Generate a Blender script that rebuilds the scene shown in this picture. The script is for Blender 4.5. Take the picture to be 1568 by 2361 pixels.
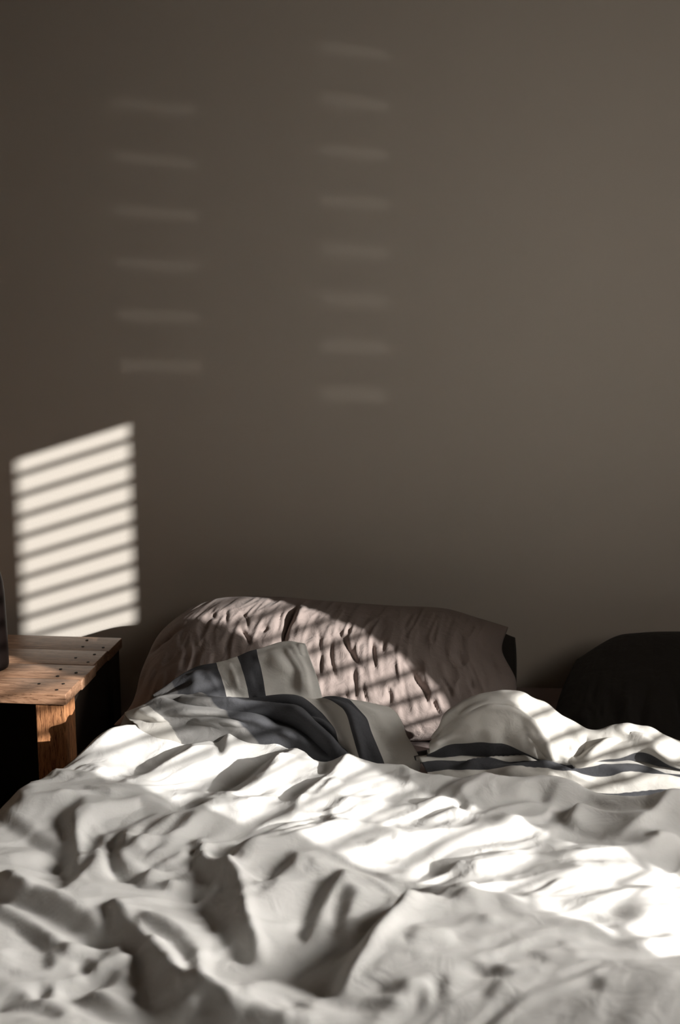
import bpy, bmesh, math, random
import numpy as np
from math import radians, sin, cos, pi, atan
from mathutils import Vector, Matrix

# ------------------------------------------------------------------ clear
for o in list(bpy.data.objects):
    bpy.data.objects.remove(o)
S = bpy.context.scene
COL = S.collection
random.seed(4)

# ------------------------------------------------------------------ camera
F = 2750.0
CAM = np.array([0.0, 0.0, 1.24])
YAW = radians(3.5)
PITCH = atan(511 / 2750)
cd = bpy.data.cameras.new('camera')
cam = bpy.data.objects.new('camera', cd)
COL.objects.link(cam)
cam.location = CAM
cam.rotation_euler = (pi / 2 - PITCH, 0, YAW)
cd.sensor_fit = 'VERTICAL'
cd.sensor_height = 36.0
cd.sensor_width = 24.0
cd.lens = F / 2361 * 36
cd.clip_start = 0.05
cd.dof.use_dof = True
cd.dof.focus_distance = 2.12
cd.dof.aperture_fstop = 4.0
S.camera = cam

# ------------------------------------------------------------------ colour
S.view_settings.view_transform = 'Standard'
S.view_settings.look = 'None'
S.view_settings.gamma = 1
S.view_settings.use_curve_mapping = False
S.view_settings.exposure = 0.0
S.cycles.use_denoising = True
S.cycles.max_bounces = 10
S.cycles.diffuse_bounces = 6
S.cycles.sample_clamp_indirect = 6

# ------------------------------------------------------------------ sky and sun
W = bpy.data.worlds.new('sky')
S.world = W
W.use_nodes = True
W.node_tree.nodes['Background'].inputs['Color'].default_value = (0.62, 0.78, 1.0, 1)
W.node_tree.nodes['Background'].inputs['Strength'].default_value = 0.35

SUNDIR = Vector((-1.5, 1.0, -0.66)).normalized()      # the way the light travels
sl = bpy.data.lights.new('sun', 'SUN')
sl.energy = 8.0
sl.angle = radians(0.37)
sl.color = (1.0, 0.97, 0.93)
so = bpy.data.objects.new('sun', sl)
COL.objects.link(so)
so.rotation_euler = SUNDIR.to_track_quat('-Z', 'Y').to_euler()
so.location = (4, -3, 4)

# the angled wall on the right: a frame of its own (s along it, n into the room, z up)
WB = 2.5                                             # back wall
WP = Vector((1.77, 0.836, 0))                        # a point on the angled wall
WS = Vector((0.5, 0.8660254, 0))                     # along the wall, away from the camera
WN = Vector((-0.8660254, 0.5, 0))                    # into the room
FP = WP + WS * 0.82                                  # the wall turns here and meets the back wall
FE = Vector((2.06, WB, 0))
FS = (FE - FP).normalized()
FN = Vector((-FS.y, FS.x, 0))
M_WALL = Matrix(((WS.x, WN.x, 0, WP.x), (WS.y, WN.y, 0, WP.y), (0, 0, 1, 0), (0, 0, 0, 1)))

def daylight(name, s, n, z, w, h, power, color, aim, spread):
    """added soft fill light, placed on the room side of an unseen opening"""
    l = bpy.data.lights.new(name, 'AREA')
    l.shape = 'RECTANGLE'
    l.size = w
    l.size_y = h
    l.energy = power
    l.color = color
    o = bpy.data.objects.new(name, l)
    COL.objects.link(o)
    l.spread = radians(spread)
    o.location = M_WALL @ Vector((s, n, z))
    o.rotation_euler = (Vector(aim) - o.location).to_track_quat('-Z', 'Y').to_euler()
    return o
BED_FILL_WIN = (0.16, 0.76, 0.95, 2.1)                       # s0, s1, z0, z1 of the unseen opening added for the bed fill
M_FACET = Matrix(((FS.x, FN.x, 0, FP.x), (FS.y, FN.y, 0, FP.y), (0, 0, 1, 0), (0, 0, 0, 1)))
daylight('window_daylight', (BED_FILL_WIN[0] + BED_FILL_WIN[1]) / 2, 0.03, 1.55, 0.56, 1.1, 12.3, (1.0, 0.96, 0.91), (-0.55, 1.12, 0.6), 48)  # added area light that brightens the bed, its opening is made up
WALL_FILL_WIN = (-1.62, -1.02, 1.35, 2.15)                    # opening added for the wall fill, unseen behind the camera's right shoulder
daylight('wall_fill', -1.32, 0.03, 1.75, 0.5, 0.7, 1.5, (1.0, 0.88, 0.76), (0.5, 2.5, 1.2), 58)  # added area light that brightens the back wall
# added unseen spot that throws faint wall streaks through added, nearly shut blinds
G0, G1, H0, H1 = -2.115, -1.955, -2.36, -2.20
gl = bpy.data.lights.new('streak_spot', 'SPOT')
gl.energy = 62; gl.shadow_soft_size = 0.009; gl.spot_size = radians(16); gl.spot_blend = 0.1; gl.color = (1.0, 0.93, 0.84)
go = bpy.data.objects.new('streak_spot', gl)
COL.objects.link(go)
go.location = (1.56, -3.96, 0.93)
go.rotation_euler = (Vector((WP + WS * -2.12).to_tuple()[:2] + (1.15,)) - go.location).to_track_quat('-Z', 'Y').to_euler()

# ------------------------------------------------------------------ pixel helpers
_f = np.array([-sin(YAW) * cos(PITCH), cos(YAW) * cos(PITCH), -sin(PITCH)])
_r = np.array([cos(YAW), sin(YAW), 0.0])
_u = np.cross(_r, _f)
def ray(px, py):
    return _f + _r * ((px - 784) / F) - _u * ((py - 1180.5) / F)
def atz(px, py, z):
    d = ray(px, py)
    return CAM + d * ((z - CAM[2]) / d[2])
def aty(px, py, y):
    d = ray(px, py)
    return CAM + d * (y / d[1])
def project(P):
    q = P - CAM
    c = q @ _f
    return 784 + F * (q @ _r) / c, 1180.5 - F * (q @ _u) / c

# ------------------------------------------------------------------ object helpers
def tag(o, label=None, cat=None, group=None, kind=None):
    if label: o['label'] = label
    if cat: o['category'] = cat
    if group: o['group'] = group
    if kind: o['kind'] = kind
    return o
def empty(name, loc=(0, 0, 0), **k):
    o = bpy.data.objects.new(name, None)
    o.empty_display_size = 0.05
    o.location = loc
    COL.objects.link(o)
    return tag(o, **k)
def link(name, me, mat, parent=None, smooth=False, **k):
    o = bpy.data.objects.new(name, me)
    COL.objects.link(o)
    if mat: me.materials.append(mat)
    if parent is not None:
        o.parent = parent
        o.matrix_parent_inverse = Matrix.Identity(4)
        if parent.type == 'EMPTY' or True:
            p = parent
            off = Vector((0, 0, 0))
            while p is not None:
                off += p.location
                p = p.parent
            o.location = -off
    if smooth:
        me.polygons.foreach_set('use_smooth', [True] * len(me.polygons))
    return tag(o, **k)
def box_bm(bm, x0, x1, y0, y1, z0, z1, mat=None):
    vs = [bm.verts.new(Vector((x, y, z)) if mat is None else mat @ Vector((x, y, z)))
          for z in (z0, z1) for y in (y0, y1) for x in (x0, x1)]
    for f in ((0, 2, 3, 1), (4, 5, 7, 6), (0, 1, 5, 4), (2, 6, 7, 3), (0, 4, 6, 2), (1, 3, 7, 5)):
        bm.faces.new([vs[i] for i in f])
def mesh_of(bm, bevel=0, seg=2, name='mesh'):
    if bevel:
        bmesh.ops.bevel(bm, geom=bm.edges[:], offset=bevel, segments=seg, affect='EDGES', profile=0.5)
    bmesh.ops.recalc_face_normals(bm, faces=bm.faces[:])
    me = bpy.data.meshes.new(name)
    bm.to_mesh(me)
    bm.free()
    return me
def boxes(name, bl, mat, parent=None, bevel=0, xf=None, smooth=False, **k):
    bm = bmesh.new()
    for b in bl:
        box_bm(bm, *b, mat=xf)
    return link(name, mesh_of(bm, bevel), mat, parent, smooth, **k)
def grid_mesh(name, P, attr=None, wrap=False):
    """P: (ny, nx, 3) array -> quad mesh; attr: dict of (ny, nx) float layers"""
    ny, nx = P.shape[:2]
    me = bpy.data.meshes.new(name)
    idx = np.arange(ny * nx).reshape(ny, nx)
    q = np.stack([idx[:-1, :-1], idx[:-1, 1:], idx[1:, 1:], idx[1:, :-1]], -1).reshape(-1, 4)
    me.vertices.add(ny * nx)
    me.vertices.foreach_set('co', P.reshape(-1).astype(np.float32))
    me.loops.add(q.size)
    me.loops.foreach_set('vertex_index', q.reshape(-1).astype(np.int32))
    me.polygons.add(len(q))
    me.polygons.foreach_set('loop_start', (np.arange(len(q)) * 4).astype(np.int32))
    me.update(calc_edges=True)
    for kname, A in (attr or {}).items():
        a = me.attributes.new(kname, 'FLOAT', 'POINT')
        a.data.foreach_set('value', A.reshape(-1).astype(np.float32))
    me.validate()
    return me

# ------------------------------------------------------------------ noise and folds
def vnoise(x, y, seed=0):
    rs = np.random.RandomState(seed)
    T = rs.rand(256, 256) * 2 - 1
    xi = np.floor(x).astype(int); yi = np.floor(y).astype(int)
    fx = x - xi; fy = y - yi
    fx = fx * fx * fx * (fx * (fx * 6 - 15) + 10); fy = fy * fy * fy * (fy * (fy * 6 - 15) + 10)
    g = lambda a, b: T[a % 256, b % 256]
    return (g(xi, yi) * (1 - fx) + g(xi + 1, yi) * fx) * (1 - fy) + (g(xi, yi + 1) * (1 - fx) + g(xi + 1, yi + 1) * fx) * fy
def fbm(x, y, seed=0, n=3):
    s = 0; a = 1
    for i in range(n):
        s = s + a * vnoise(x * 2 ** i, y * 2 ** i, seed + i); a *= 0.5
    return s
def catmull(pts, n=8):
    p = np.array(pts, float)
    if len(p) == 2:
        t = np.linspace(0, 1, n)[:, None]
        return p[0] * (1 - t) + p[1] * t
    p = np.vstack([2 * p[0] - p[1], p, 2 * p[-1] - p[-2]])
    out = []
    for i in range(1, len(p) - 2):
        t = np.linspace(0, 1, n, endpoint=False)[:, None]
        a, b, c, d = p[i - 1:i + 3]
        out.append(0.5 * ((2 * b) + (c - a) * t + (2 * a - 5 * b + 4 * c - d) * t ** 2 + (3 * b - a - 3 * c + d) * t ** 3))
    out.append(p[-2][None])
    return np.vstack(out)
def fold(X, Y, pts, h, wl, wr, power=1.5, taper=0.22):
    """height of one fold over points X,Y; crest along pts; wl / wr half widths left / right of travel.
    returns (height, nx*height, ny*height) where n points to the narrower side"""
    c = catmull(pts)
    w = max(wl, wr) * 2.6
    m = (X > c[:, 0].min() - w) & (X < c[:, 0].max() + w) & (Y > c[:, 1].min() - w) & (Y < c[:, 1].max() + w)
    Z = np.zeros_like(X); NX = np.zeros_like(X); NY = np.zeros_like(X)
    if not m.any(): return Z, NX, NY
    x = X[m]; y = Y[m]
    seg = np.linalg.norm(np.diff(c, axis=0), axis=1)
    cum = np.concatenate([[0], np.cumsum(seg)]); L = cum[-1]
    best = np.full(x.shape, 1e9); side = np.zeros_like(x); tt = np.zeros_like(x)
    bx = np.zeros_like(x); by = np.zeros_like(x)
    for i in range(len(c) - 1):
        ax, ay = c[i]; dx, dy = c[i + 1] - c[i]; l2 = dx * dx + dy * dy + 1e-12
        t = np.clip(((x - ax) * dx + (y - ay) * dy) / l2, 0, 1)
        qx = x - ax - t * dx; qy = y - ay - t * dy
        d = np.hypot(qx, qy)
        k = d < best
        best[k] = d[k]
        side[k] = (dx * qy - dy * qx)[k]
        tt[k] = (cum[i] + t * seg[i])[k] / L
        bx[k] = -dy / math.sqrt(l2); by[k] = dx / math.sqrt(l2)
    # blend the two widths smoothly over the crest
    ww = np.where(side > 0, wl, wr)
    v = np.exp(-(best / ww) ** power)
    tp = np.clip(np.minimum(tt, 1 - tt) / taper, 0, 1)
    tp = tp * tp * (3 - 2 * tp)
    v = v * tp * h
    sgn = 1.0 if wl < wr else -1.0
    Z[m] = v; NX[m] = bx * sgn * v; NY[m] = by * sgn * v
    return Z, NX, NY

# ------------------------------------------------------------------ materials
def mat_new(name):
    m = bpy.data.materials.new(name)
    m.use_nodes = True
    nt = m.node_tree
    return m, nt, nt.nodes['Principled BSDF']
def N(nt, t, **k):
    n = nt.nodes.new(t)
    for a, b in k.items():
        if a in n.inputs: n.inputs[a].default_value = b
        else: setattr(n, a, b)
    return n
def basic(name, color, rough=0.8, noise=0.0, scale=20, bump=0.0, bscale=200, spec=0.3, metallic=0, sheen=0):
    m, nt, b = mat_new(name)
    b.inputs['Base Color'].default_value = (*color, 1)
    b.inputs['Roughness'].default_value = rough
    b.inputs['Specular IOR Level'].default_value = spec
    b.inputs['Metallic'].default_value = metallic
    b.inputs['Sheen Weight'].default_value = sheen
    tc = N(nt, 'ShaderNodeTexCoord')
    if noise:
        n = N(nt, 'ShaderNodeTexNoise', Scale=scale, Detail=5)
        mx = N(nt, 'ShaderNodeMix', data_type='RGBA')
        mx.inputs[6].default_value = (*[c * (1 - noise) for c in color], 1)
        mx.inputs[7].default_value = (*[min(1, c * (1 + noise)) for c in color], 1)
        nt.links.new(tc.outputs['Object'], n.inputs['Vector'])
        nt.links.new(n.outputs['Fac'], mx.inputs[0])
        nt.links.new(mx.outputs[2], b.inputs['Base Color'])
    if bump:
        n = N(nt, 'ShaderNodeTexNoise', Scale=bscale, Detail=4)
        bp = N(nt, 'ShaderNodeBump', Strength=bump, Distance=0.002)
        nt.links.new(tc.outputs['Object'], n.inputs['Vector'])
        nt.links.new(n.outputs['Fac'], bp.inputs['Height'])
        nt.links.new(bp.outputs['Normal'], b.inputs['Normal'])
    return m
def cloth(name, color, color2=None, weave=900, wrinkle=0.5, wscale=28, stripes=False, mottling=0.05):
    """woven cloth: fine weave, soft crumple; with stripes=True a vertex layer 'stripe' picks color2"""
    m, nt, b = mat_new(name)
    b.inputs['Roughness'].default_value = 0.92
    b.inputs['Specular IOR Level'].default_value = 0.12
    b.inputs['Sheen Weight'].default_value = 0.06
    tc = N(nt, 'ShaderNodeTexCoord')
    n1 = N(nt, 'ShaderNodeTexNoise', Scale=wscale, Detail=5, Roughness=0.55, Distortion=0.6)
    n2 = N(nt, 'ShaderNodeTexNoise', Scale=weave, Detail=2)
    for n in (n1, n2): nt.links.new(tc.outputs['Object'], n.inputs['Vector'])
    b1 = N(nt, 'ShaderNodeBump', Strength=wrinkle, Distance=0.006)
    b2 = N(nt, 'ShaderNodeBump', Strength=0.35, Distance=0.0006)
    nt.links.new(n1.outputs['Fac'], b1.inputs['Height'])
    nt.links.new(n2.outputs['Fac'], b2.inputs['Height'])
    nt.links.new(b1.outputs['Normal'], b2.inputs['Normal'])
    nt.links.new(b2.outputs['Normal'], b.inputs['Normal'])
    mx = N(nt, 'ShaderNodeMix', data_type='RGBA')
    mx.inputs[6].default_value = (*[c * (1 - mottling) for c in color], 1)
    mx.inputs[7].default_value = (*[c * (1 + mottling) for c in color], 1)
    nt.links.new(n2.outputs['Fac'], mx.inputs[0])
    out = mx.outputs[2]
    if stripes:
        at = N(nt, 'ShaderNodeAttribute', attribute_name='stripe')
        mn = N(nt, 'ShaderNodeMix', data_type='RGBA')     # chambray: blue and white threads
        mn.inputs[6].default_value = (*[c * 0.6 for c in color2], 1)
        mn.inputs[7].default_value = (*[c * 1.5 for c in color2], 1)
        nt.links.new(n2.outputs['Fac'], mn.inputs[0])
        gt = N(nt, 'ShaderNodeMapRange'); gt.inputs['From Min'].default_value = 0.42; gt.inputs['From Max'].default_value = 0.58
        nt.links.new(at.outputs['Fac'], gt.inputs['Value'])
        ms = N(nt, 'ShaderNodeMix', data_type='RGBA')
        nt.links.new(gt.outputs['Result'], ms.inputs[0])
        nt.links.new(out, ms.inputs[6]); nt.links.new(mn.outputs[2], ms.inputs[7])
        out = ms.outputs[2]
    nt.links.new(out, b.inputs['Base Color'])
    return m
def wood(name, c1, c2, axis=(1, 8, 8), scale=9, rough=0.5, bump=0.3, knots=True, coat=0.0):
    m, nt, b = mat_new(name)
    b.inputs['Roughness'].default_value = rough
    b.inputs['Specular IOR Level'].default_value = 0.35
    b.inputs['Coat Weight'].default_value = coat
    tc = N(nt, 'ShaderNodeTexCoord')
    mp = N(nt, 'ShaderNodeMapping'); mp.inputs['Scale'].default_value = axis
    nt.links.new(tc.outputs['Object'], mp.inputs['Vector'])
    n1 = N(nt, 'ShaderNodeTexNoise', Scale=scale, Detail=8, Roughness=0.6, Distortion=1.6)
    nt.links.new(mp.outputs['Vector'], n1.inputs['Vector'])
    n2 = N(nt, 'ShaderNodeTexNoise', Scale=scale * 5, Detail=4, Roughness=0.7)
    nt.links.new(mp.outputs['Vector'], n2.inputs['Vector'])
    r = N(nt, 'ShaderNodeValToRGB')
    r.color_ramp.elements[0].position = 0.34; r.color_ramp.elements[0].color = (*c2, 1)
    r.color_ramp.elements[1].position = 0.62; r.color_ramp.elements[1].color = (*c1, 1)
    nt.links.new(n1.outputs['Fac'], r.inputs['Fac'])
    r2 = N(nt, 'ShaderNodeValToRGB')
    r2.color_ramp.elements[0].position = 0.36; r2.color_ramp.elements[0].color = (0.35, 0.3, 0.26, 1)
    r2.color_ramp.elements[1].position = 0.46; r2.color_ramp.elements[1].color = (1, 1, 1, 1)
    nt.links.new(n2.outputs['Fac'], r2.inputs['Fac'])
    mu = N(nt, 'ShaderNodeMix', data_type='RGBA', blend_type='MULTIPLY'); mu.inputs[0].default_value = 0.92
    nt.links.new(r.outputs['Color'], mu.inputs[6]); nt.links.new(r2.outputs['Color'], mu.inputs[7])
    nt.links.new(mu.outputs[2], b.inputs['Base Color'])
    bp = N(nt, 'ShaderNodeBump', Strength=bump, Distance=0.001)
    nt.links.new(n2.outputs['Fac'], bp.inputs['Height'])
    nt.links.new(bp.outputs['Normal'], b.inputs['Normal'])
    return m

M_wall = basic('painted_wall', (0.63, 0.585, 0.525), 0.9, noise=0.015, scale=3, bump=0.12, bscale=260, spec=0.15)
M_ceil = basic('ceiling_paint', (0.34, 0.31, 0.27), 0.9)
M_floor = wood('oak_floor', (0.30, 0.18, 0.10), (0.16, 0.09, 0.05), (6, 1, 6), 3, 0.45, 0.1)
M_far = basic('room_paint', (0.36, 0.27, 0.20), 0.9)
M_trim = basic('white_trim', (0.62, 0.6, 0.56), 0.5)
M_blind = basic('blind_slat_paint', (0.72, 0.69, 0.63), 0.4)
M_added_curtain = basic('added_curtain_cloth', (0.7, 0.66, 0.6), 0.9)
M_duvet = cloth('white_cotton', (0.70, 0.688, 0.665), weave=1100, wrinkle=0.55, wscale=26, mottling=0.02)
M_stripe = cloth('striped_cotton', (0.60, 0.58, 0.54), (0.066, 0.067, 0.073), weave=1300, wrinkle=0.35, wscale=34, stripes=True, mottling=0.04)
M_pillow = cloth('taupe_linen', (0.31, 0.256, 0.235), weave=1200, wrinkle=0.55, wscale=42, mottling=0.06)
M_pillow2 = cloth('charcoal_linen', (0.04, 0.036, 0.032), weave=1200, wrinkle=0.5, wscale=40, mottling=0.06)
M_sheet = cloth('brown_sheet', (0.22, 0.165, 0.15), weave=1200, wrinkle=0.4, wscale=30)
M_top = wood('reclaimed_oak_top', (0.40, 0.235, 0.145), (0.20, 0.105, 0.06), (1.2, 9, 9), 7, 0.42, 0.5, coat=0.1)
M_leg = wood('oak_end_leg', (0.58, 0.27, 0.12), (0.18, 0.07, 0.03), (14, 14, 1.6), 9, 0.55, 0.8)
M_shade = basic('shade_dark_board', (0.035, 0.025, 0.018), 0.6, noise=0.2)  # near-black colour stands in for the shade under the tabletop
M_nail = basic('dark_nail', (0.02, 0.014, 0.01), 0.6, metallic=0.4)
M_frame = wood('bed_frame_wood', (0.10, 0.065, 0.04), (0.05, 0.03, 0.02), (1, 8, 8), 6, 0.6, 0.2)
M_bottle = basic('dark_bottle_enamel', (0.006, 0.004, 0.0035), 0.4, spec=0.06)
M_cap = basic('grey_bottle_cap', (0.35, 0.33, 0.30), 0.4)

# ------------------------------------------------------------------ setting
XL, YF, ZC = -2.3, -1.9, 2.6
pe = WP + WS * ((YF - WP.y) / WS.y)
plan = [(XL - .15, YF - .15), (pe.x, YF - .15), (pe.x, YF), (FP.x + .03, FP.y), (FE.x + .04, WB), (FE.x + .04, WB + .15), (XL - .15, WB + .15)]
def slab(name, z0, z1, mat):
    bm = bmesh.new()
    lo = [bm.verts.new((x, y, z0)) for x, y in plan]; hi = [bm.verts.new((x, y, z1)) for x, y in plan]
    bm.faces.new(lo[::-1]); bm.faces.new(hi)
    for i in range(len(plan)):
        bm.faces.new((lo[i], lo[i - 1], hi[i - 1], hi[i]))
    return link(name, mesh_of(bm), mat, kind='structure')
slab('floor', -.1, 0, M_floor)
slab('ceiling', ZC, ZC + .1, M_ceil)
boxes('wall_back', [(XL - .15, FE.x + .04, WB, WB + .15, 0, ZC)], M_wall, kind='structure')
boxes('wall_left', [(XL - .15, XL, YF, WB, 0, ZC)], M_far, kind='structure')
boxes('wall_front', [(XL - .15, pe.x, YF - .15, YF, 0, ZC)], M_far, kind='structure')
WINZ0, WINZ1 = 0.72, 2.047
A0, A1 = -0.0735, 0.068
B0, B1 = -0.49, -0.25
TH = 0.06
sA = [((YF - WP.y) / WS.y, H0), (H1, G0), (G1, WALL_FILL_WIN[0]), (WALL_FILL_WIN[1], B0), (B1, A0), (A1, BED_FILL_WIN[0]), (BED_FILL_WIN[1], 0.85)]
bl = [(a, b, -TH, 0, 0, ZC) for a, b in sA]
for a, b, z0, z1 in ((B0, B1, WINZ0, WINZ1), (A0, A1, WINZ0, WINZ1), BED_FILL_WIN, WALL_FILL_WIN, (G0, G1, .95, 1.37), (H0, H1, .95, 1.30)):
    bl += [(a, b, -TH, 0, 0, z0), (a, b, -TH, 0, z1, ZC)]
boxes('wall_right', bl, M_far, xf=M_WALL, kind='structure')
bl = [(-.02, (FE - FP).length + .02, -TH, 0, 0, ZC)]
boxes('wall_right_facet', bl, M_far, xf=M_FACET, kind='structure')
boxes('baseboard_back', [(XL, FE.x - .02, WB - .014, WB, 0, .09)], M_trim, bevel=.003, kind='structure')

def blind(a, b, z0, z1, label, deg=10):
    """wooden slat blind hung in front of a narrow window: head rail, slats, bottom rail, cords"""
    c = M_WALL @ Vector(((a + b) / 2, 0.03, z1))
    r = empty('window_blind', c, label=label, cat='window blind')
    pitch = 0.0455
    boxes('head_rail', [(a, b, -.045, -.002, z1 - (.045 if deg > 30 else .012), z1 + .02)], M_trim, r, xf=M_WALL)
    n = int((z1 - z0) / pitch)
    tilt = radians(deg)
    for i in range(n):
        zc = z1 - 0.012 - pitch * (i + 1) + 0.004
        bm = bmesh.new()
        m = M_WALL @ Matrix.Translation(((a + b) / 2, -.024, zc)) @ Matrix.Rotation(-tilt, 4, 'X')
        box_bm(bm, -(b - a) / 2 - .001, (b - a) / 2 + .001, -.025, .025, -.0014, .0014, mat=m)
        link('slat', mesh_of(bm), M_blind, r)
    boxes('bottom_rail', [(a, b, -.04, -.006, z0, z0 + .014)], M_trim, r, xf=M_WALL)
    return r
blind(A0, A1, WINZ0, WINZ1, 'pale slatted blind in the narrow window nearer the back wall')
blind(B0, B1, WINZ0, WINZ1, 'pale slatted blind in the narrow window nearer the bed foot')
blind(G0, G1, .95, 1.37, 'added unseen slatted blind shaping the faint wall streaks, behind the camera', 34)
blind(H0, H1, .95, 1.30, 'added unseen slatted blind shaping the left wall streaks, farthest from the bed', 38.5)
for i, (a, b, z0, z1) in enumerate(((A0, A1, WINZ0, WINZ1), (B0, B1, WINZ0, WINZ1), BED_FILL_WIN, WALL_FILL_WIN, (G0, G1, .95, 1.37), (H0, H1, .95, 1.30))):  # frames past the first pair border unseen openings added for light
    g = .02 if i in (0, 1, 4, 5) else .05
    fr = [(a - g, a, 0, .012, z0 - .05, z1 + .05), (b, b + g, 0, .012, z0 - .05, z1 + .05),
          (a, b, 0, .012, z1, z1 + .05), (a, b, 0, .012, z0 - .05, z0)]
    boxes('window_%d' % (i + 1), fr, M_trim, xf=M_WALL, kind='structure')
# unseen cloth added behind each fill light, keeping the sun out
for wn, lab in ((BED_FILL_WIN, 'added unseen cream drape behind the bed fill light, nearest the back wall'), (WALL_FILL_WIN, 'added unseen cream drape behind the wall fill light, behind the camera')):
    u = np.linspace(wn[0] - .04, wn[1] + .04, 160); v = np.linspace(wn[2] - .1, wn[3] + .08, 12)
    U, V = np.meshgrid(u, v)
    Nn = -0.035 + 0.012 * np.sin(U * 95 + 0.6 * np.sin(V * 2))
    P = np.stack([WP.x + U * WS.x + Nn * WN.x, WP.y + U * WS.y + Nn * WN.y, V], -1)
    link('added_curtain', grid_mesh('added_curtain', P), M_added_curtain, None, True, label=lab, cat='added_curtain')

# ------------------------------------------------------------------ bed
BX0, BX1, BY0, BY1 = -0.50, 1.05, 0.35, 2.44
bed = empty('bed_frame', ((BX0 + BX1) / 2, (BY0 + BY1) / 2, 0), label='low dark wooden bed frame under the mattress', cat='bed')
boxes('side_rail', [(BX0 - .012, BX0 + .012, BY0, BY1, .16, .27)], M_frame, bed, bevel=.003)
boxes('side_rail', [(BX1 - .012, BX1 + .012, BY0, BY1, .16, .27)], M_frame, bed, bevel=.003)
boxes('foot_rail', [(BX0 + .012, BX1 - .012, BY0, BY0 + .024, .16, .27)], M_frame, bed, bevel=.003)
boxes('slat_base', [(BX0 + .012, BX1 - .012, BY0 + .03 + i * .15, BY0 + .1 + i * .15, .185, .20) for i in range(14)], M_frame, bed)
for x in (BX0 + .04, BX1 - .04):
    for y in (BY0 + .06, BY1 - .04):
        boxes('leg', [(x - .025, x + .025, y - .025, y + .025, 0, .16)], M_frame, bed, bevel=.004)
MZ = 0.425
boxes('mattress', [(BX0 + .015, BX1 - .015, BY0 + .03, BY1 - .01, .202, MZ)], M_sheet, bevel=.03,
      label='mattress in a brown fitted sheet, bare between the pillow and the folded duvet', cat='mattress', smooth=True)

# ------------------------------------------------------------------ duvet: the white side
duvet = empty('duvet', (0.25, 1.2, MZ), label='rumpled white duvet with a grey and cream striped reverse, turned back before the pillows', cat='duvet')
ZD = 0.482
# far hem of the white side (pixels) : rolled edge where the striped reverse begins
hem_px = [(268, 1668), (400, 1660), (470, 1664), (520, 1676), (600, 1682), (650, 1700), (700, 1728),
          (790, 1742), (830, 1746), (900, 1752), (990, 1762), (1100, 1775), (1180, 1782), (1250, 1774), (1320, 1782), (1400, 1800), (1480, 1812), (1568, 1818), (1750, 1815)]
hem = np.array([atz(a, b, .50 + .006 * min(max((a - 850) / 150, 0), 1))[:2] for a, b in hem_px])
hem = hem[hem[:, 0].argsort()]
dx = 0.0043
gx = np.arange(-1.02, 1.12, dx)
nyy = 350
Yend = np.interp(gx, hem[:, 0], hem[:, 1])
Yend = np.convolve(np.pad(Yend, 6, 'edge'), np.ones(13) / 13, 'valid')
tv = np.linspace(0, 1, nyy)
Y0 = 0.52
X = np.repeat(gx[None], nyy, 0)
Y = Y0 + tv[:, None] * (Yend[None] - Y0)
Z = np.zeros_like(X); DX = np.zeros_like(X); DY = np.zeros_like(X)

def c5(a): return [(x / 1.96, 1600 + y / 1.96) for x, y in a]
def c6(a): return [(768 + x / 1.96, 1700 + y / 1.96) for x, y in a]
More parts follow.
